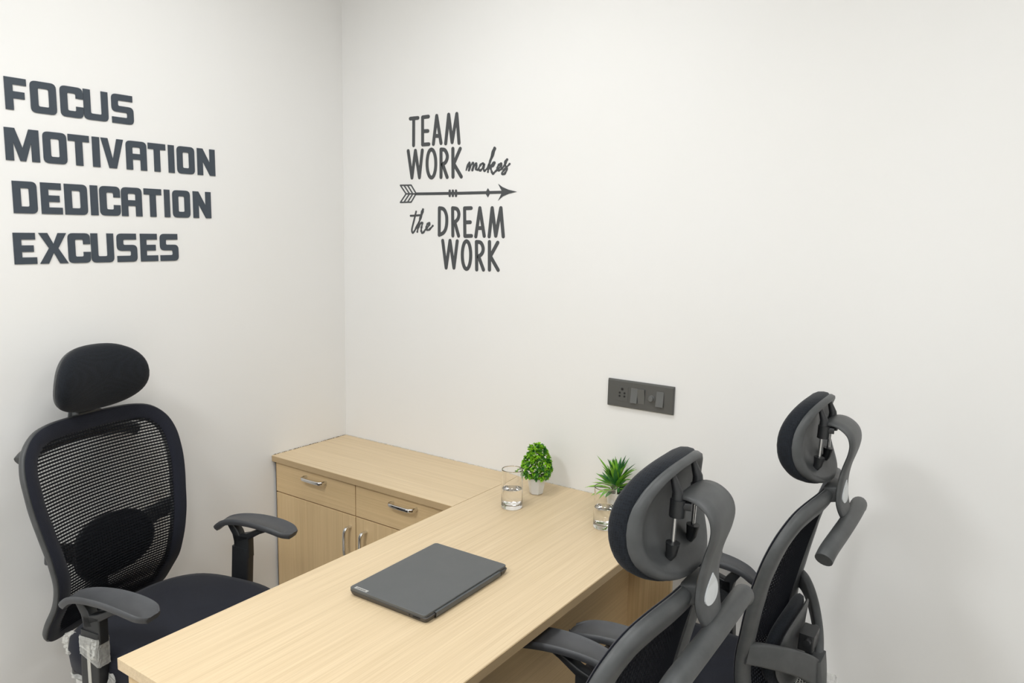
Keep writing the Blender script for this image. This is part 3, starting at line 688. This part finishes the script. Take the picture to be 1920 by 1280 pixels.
    for s in (1, -1):
        y = 0.046*s
        part('headrest_rod', tube([(-0.004, y, 1.125), (-0.008, y, 1.235)], 0.0036, 10, (1, 0, 0)), M_STEEL)
        part('rod_socket', tube([(-0.009, y, 1.205), (-0.008, y, 1.225), (0.006, y, 1.262)], lambda q: 0.0105*(1-0.75*max(0, q-0.3)/0.7), 12, (1, 0, 0)), M_PLB)
        part('rod_socket', tube([(-0.005, y, 1.140), (-0.003, y, 1.122), (0.010, y, 1.094)], lambda q: 0.0115*(1-0.75*max(0, q-0.3)/0.7), 12, (1, 0, 0)), M_PLB)
        part('rod_clamp', joined([tube([(-0.009, y, 1.184), (-0.010, y, 1.212)], 0.0125, 10, (1, 0, 0)), tube([(-0.010, y, 1.203), (-0.030, y*0.9, 1.203)], 0.008, 8)]), M_PLB)
    # seat
    def seatpad(z0, z1, grow, name, m_):
        V, Fc = [], []; k = 60
        lv = [(0.0, z1+0.004), (0.55, z1+0.002), (0.82, z1-0.004), (0.93, z1-0.012), (0.985, z1-0.026), (1.0, (z0+z1)/2), (0.985, z0+0.012), (0.93, z0+0.002), (0.0, z0)]
        for r, z in lv:
            for i in range(k):
                a = 2*PI*i/k; c, s = math.cos(a), math.sin(a); pw = 3.0
                x = 0.292+(0.255+grow)*r*math.copysign(abs(c)**(2/pw), c); y = (0.258+grow)*r*math.copysign(abs(s)**(2/pw), s)
                fr = max(0, (x-0.40)/0.13); y *= 1-0.05*max(0, (0.15-x)/0.12)
                V.append((x, y, z-0.022*fr*fr+0.012*(abs(y)/0.25)**2))
        for j in range(len(lv)-1):
            for i in range(k): Fc.append((j*k+i, j*k+(i+1) % k, (j+1)*k+(i+1) % k, (j+1)*k+i))
        return part(name, (V, Fc), m_, 60)
    seatpad(0.412, 0.512, 0.0, 'seat', M_SEAT)
    part('seat_shell', joined([slabxy(0.285, 0.215, 0.225, 0.396, 0.415, 0.09)]), M_PLB)
    # armrests
    for s, dz in ((1, arm_z[0]), (-1, arm_z[1])):
        ya = 0.272*s; zt = 0.712+dz
        pp = [(0.190, -0.038), (0.206, -0.025), (0.230, -0.010), (0.272, 0.0), (0.325, 0.003), (0.375, 0.0), (0.418, -0.007), (0.450, -0.016), (0.470, -0.023)]
        P = cat_rom([(x, 0, zt-0.012+z) for x, z in pp], 4); nP = len(P)
        Yp = [0.016, 0.024, 0.028, 0.033, 0.038, 0.041, 0.042, 0.038, 0.022]
        wv = [q[0] for q in cat_rom([(a, 0, 0) for a in Yp], 4)]
        def asec(i, n):
            a = wv[i]
            return [(a, 0.0), (a-0.001, 0.007), (a-0.004, 0.0095), (a-0.007, 0.0085), (a-0.009, 0.0065), (0, 0.0075), (-a+0.009, 0.0065), (-a+0.007, 0.0085), (-a+0.004, 0.0095), (-a+0.001, 0.007), (-a, 0.0), (-a+0.004, -0.009), (0, -0.010), (a-0.004, -0.009)]
        V, Fc = sweep(P, [(0, 0, 1)]*nP, asec)
        cy_, sy_ = math.cos(pad_yaw), math.sin(pad_yaw)     # the pads swivel on the posts
        V = [(0.29+(v[0]-0.29)*cy_-v[1]*sy_, ya+(v[0]-0.29)*sy_+v[1]*cy_, v[2]) for v in V]
        part('arm_pad', (V, Fc), M_PAD, 50)
        # yoke with a slot between pad and post
        Y1 = sweep([np.array((0.277, ya, zt-0.090)), np.array((0.265, ya, zt-0.055)), np.array((0.240, ya, zt-0.022))], [(0, 1, 0)]*3, lambda i, n: rrect(0.017-0.003*i, 0.014, 0.004))
        Y2 = sweep([np.array((0.277, ya, zt-0.072)), np.array((0.312, ya, zt-0.060)), np.array((0.355, ya, zt-0.037)), np.array((0.395, ya, zt-0.022))], [(0, 1, 0)]*4, lambda i, n: rrect(0.012-0.002*i, 0.014, 0.004))
        Y3 = sweep([np.array((0.287, ya, zt-0.130)), np.array((0.287, ya, zt-0.062))], [(0, 1, 0)]*2, rrect(0.029, 0.014, 0.004))
        part('arm_yoke', joined([Y1, Y2, Y3]), M_PLB)
        P3 = [np.array(q, float) for q in ((0.283, ya, zt-0.100), (0.277, ya, 0.50), (0.273, ya*0.995, 0.420))]
        post = part('arm_post', sweep(P3, [(0, 1, 0)]*3, rrect(0.0315, 0.0165, 0.005)), M_PLB)
        P3 = cat_rom([(0.273, ya, 0.430), (0.273, ya*0.98, 0.400), (0.275, ya*0.80, 0.392), (0.278, ya*0.4, 0.392)], 4)
        part('arm_bar', sweep(P3, [(1, 0, 0)]*len(P3), rrect(0.006, 0.030, 0.004)), M_PLB)
        V, Fc = prism([(0.0055*math.cos(a)+0, (0.052 if math.sin(a) > 0 else -0.052)+0.0055*math.sin(a)) for a in [2*PI*k/16+0.01 for k in range(16)]],
                      (lambda ya, s: lambda u, v, d: (0.277+u, ya+s*(0.0155+d), 0.505+v))(ya, s), 0.0022)
        mk('slot_strip', sh(V), Fc, M_STRIP, post)['label'] = 'pale grey strip in the post'
    # mechanism, column, star base, castors
    part('tilt_mechanism', sweep([np.array((0.19, 0, 0.372)), np.array((0.38, 0, 0.372))], [(0, 0, 1)]*2, rrect(0.075, 0.026, 0.012)), M_PLB)
    part('gas_column', joined([lathe_at([(0.0, 0.10), (0.028, 0.10), (0.028, 0.24), (0.020, 0.245), (0.014, 0.246), (0.014, 0.36), (0, 0.36)], 0.28)]), M_PLB, 40)
    part('base_hub', lathe_at([(0.0, 0.068), (0.045, 0.068), (0.048, 0.10), (0.035, 0.118), (0.0, 0.118)], 0.28), M_PLB, 40)
    for k in range(5):
        a = 2*PI*k/5+PI/5; d = np.array((math.cos(a), math.sin(a), 0)); o0 = np.array((0.28, 0, 0))
        P = [o0+d*r+np.array((0, 0, z)) for r, z in ((0.035, 0.094), (0.14, 0.088), (0.25, 0.074), (0.29, 0.070))]
        part('base_leg', sweep(P, [(0, 0, 1)]*4, lambda i, n: rrect(0.022-0.003*i, 0.014-0.001*i, 0.005)), M_PLB)
        c = o0+d*0.285; tdir = np.array((-d[1], d[0], 0))
        W_ = []
        for q in (-1, 1):
            W_.append(sweep([c+tdir*q*0.007+np.array((0, 0, 0.0255)), c+tdir*q*0.024+np.array((0, 0, 0.0255))], [(0, 0, 1)]*2, ring(0.025, 18)))
        W_.append(tube([c+np.array((0, 0, 0.024)), c+np.array((0, 0, 0.066))], 0.006, 8, (1, 0, 0)))
        part('castor', joined(W_), M_PLB)
    return t
def slabxy(cx, hw, hd, z0, z1, r):
    P = rrect(hw, hd, r, 5); V = [(cx+u, v, z0) for u, v in P]+[(cx+u, v, z1) for u, v in P]; n = len(P)
    return V, [tuple(range(n-1, -1, -1)), tuple(range(n, 2*n))]+[(i, (i+1) % n, n+(i+1) % n, n+i) for i in range(n)]
def lathe_at(prof, cx):
    V, Fc = lathe(prof, 24); return [(v[0]+cx, v[1], v[2]) for v in V], Fc
def put(back, deg):
    """back: floor point under the backrest; returns the location of the chair's base"""
    a = math.radians(deg); return (back[0]-SX*math.cos(a), back[1]-SX*math.sin(a), 0), a

la, ra = put((0.122, -1.092), 13)
chair_a = make_chair('office chair by the left wall facing the viewer across the desk', la, ra, (-0.007, -0.014), math.radians(4))
lb, rb = put((1.902, -1.06), 181.5)
chair_b = make_chair('office chair seen from behind, nearest the viewer, its headrest hiding the desk edge', lb, rb, (0.0, 0.0), 0.0)
lc, rc = put((1.978, -0.42), 180.5)
def dup(root, loc, rz, label):
    r = root.copy(); C.objects.link(r); r.location = loc; r.rotation_euler = (0, 0, rz); r['label'] = label
    for ch in list(root.children):
        c = ch.copy(); C.objects.link(c); c.parent = r
        for g in list(ch.children):
            d = g.copy(); C.objects.link(d); d.parent = c
    return r
chair_c = dup(chair_b, lc, rc, 'office chair seen from behind beside the bare back wall, far right one')

# packing film left on the chairs
random.seed(9)
def film_sleeve(parent, cx, ya, z0, z1, hw, hd, name='packing_film', skew=0.0):
    V, Fc = [], []; k = 28; rows = 12
    base = rrect(hw, hd, 0.006, 6)
    for j in range(rows+1):
        for i, (u, v) in enumerate(base):
            jit = random.uniform(0.0004, 0.0030); n = unit(np.array((u, v)))
            z = z0+(z1-z0)*j/rows+(-skew*(u/hw) if j < rows*0.5 else 0)+random.uniform(-0.0015, 0.0015)
            V.append((cx+u+n[0]*jit, ya+v+n[1]*jit, z))
    K = len(base)
    for j in range(rows):
        for i in range(K): Fc.append((j*K+i, j*K+(i+1) % K, (j+1)*K+(i+1) % K, (j+1)*K+i))
    o = mk(name, sh(V), Fc, M_FILM, parent); o['label'] = 'torn clear packing film'; return o
def film_tail(parent, pts, w, name='packing_film'):
    P = cat_rom(pts, 5); V, Fc = [], []; n = len(P)
    for i, p in enumerate(P):
        for q in (-1, -0.3, 0.3, 1): V.append((p[0]+q*w*(1-0.4*i/n)+random.uniform(-0.002, 0.002), p[1]+random.uniform(-0.004, 0.004), p[2]+random.uniform(-0.002, 0.002)))
    for i in range(n-1):
        for k in range(3): Fc.append((i*4+k, i*4+k+1, (i+1)*4+k+1, (i+1)*4+k))
    o = mk(name, sh(V), Fc, M_FILM, parent); o['label'] = 'torn clear packing film'; return o
film_sleeve(chair_a, 0.279, -0.272, 0.520, 0.582, 0.0325, 0.0175, skew=0.014)
film_tail(chair_a, [(0.225, -0.285, 0.585), (0.205, -0.292, 0.570), (0.200, -0.292, 0.545), (0.208, -0.290, 0.520)], 0.010)
film_tail(chair_a, [(0.300, -0.292, 0.582), (0.303, -0.296, 0.560), (0.300, -0.296, 0.530)], 0.008)
film_tail(chair_a, [(0.19, -0.262, 0.445), (0.21, -0.262, 0.425), (0.24, -0.262, 0.405), (0.25, -0.262, 0.39)], 0.022)
film_tail(chair_a, [(0.325, -0.266, 0.480), (0.330, -0.272, 0.44), (0.318, -0.276, 0.40), (0.300, -0.276, 0.36)], 0.013)
film_sleeve(chair_c, -0.051, 0.0, 0.50, 0.60, 0.0165, 0.0345, skew=0.0)
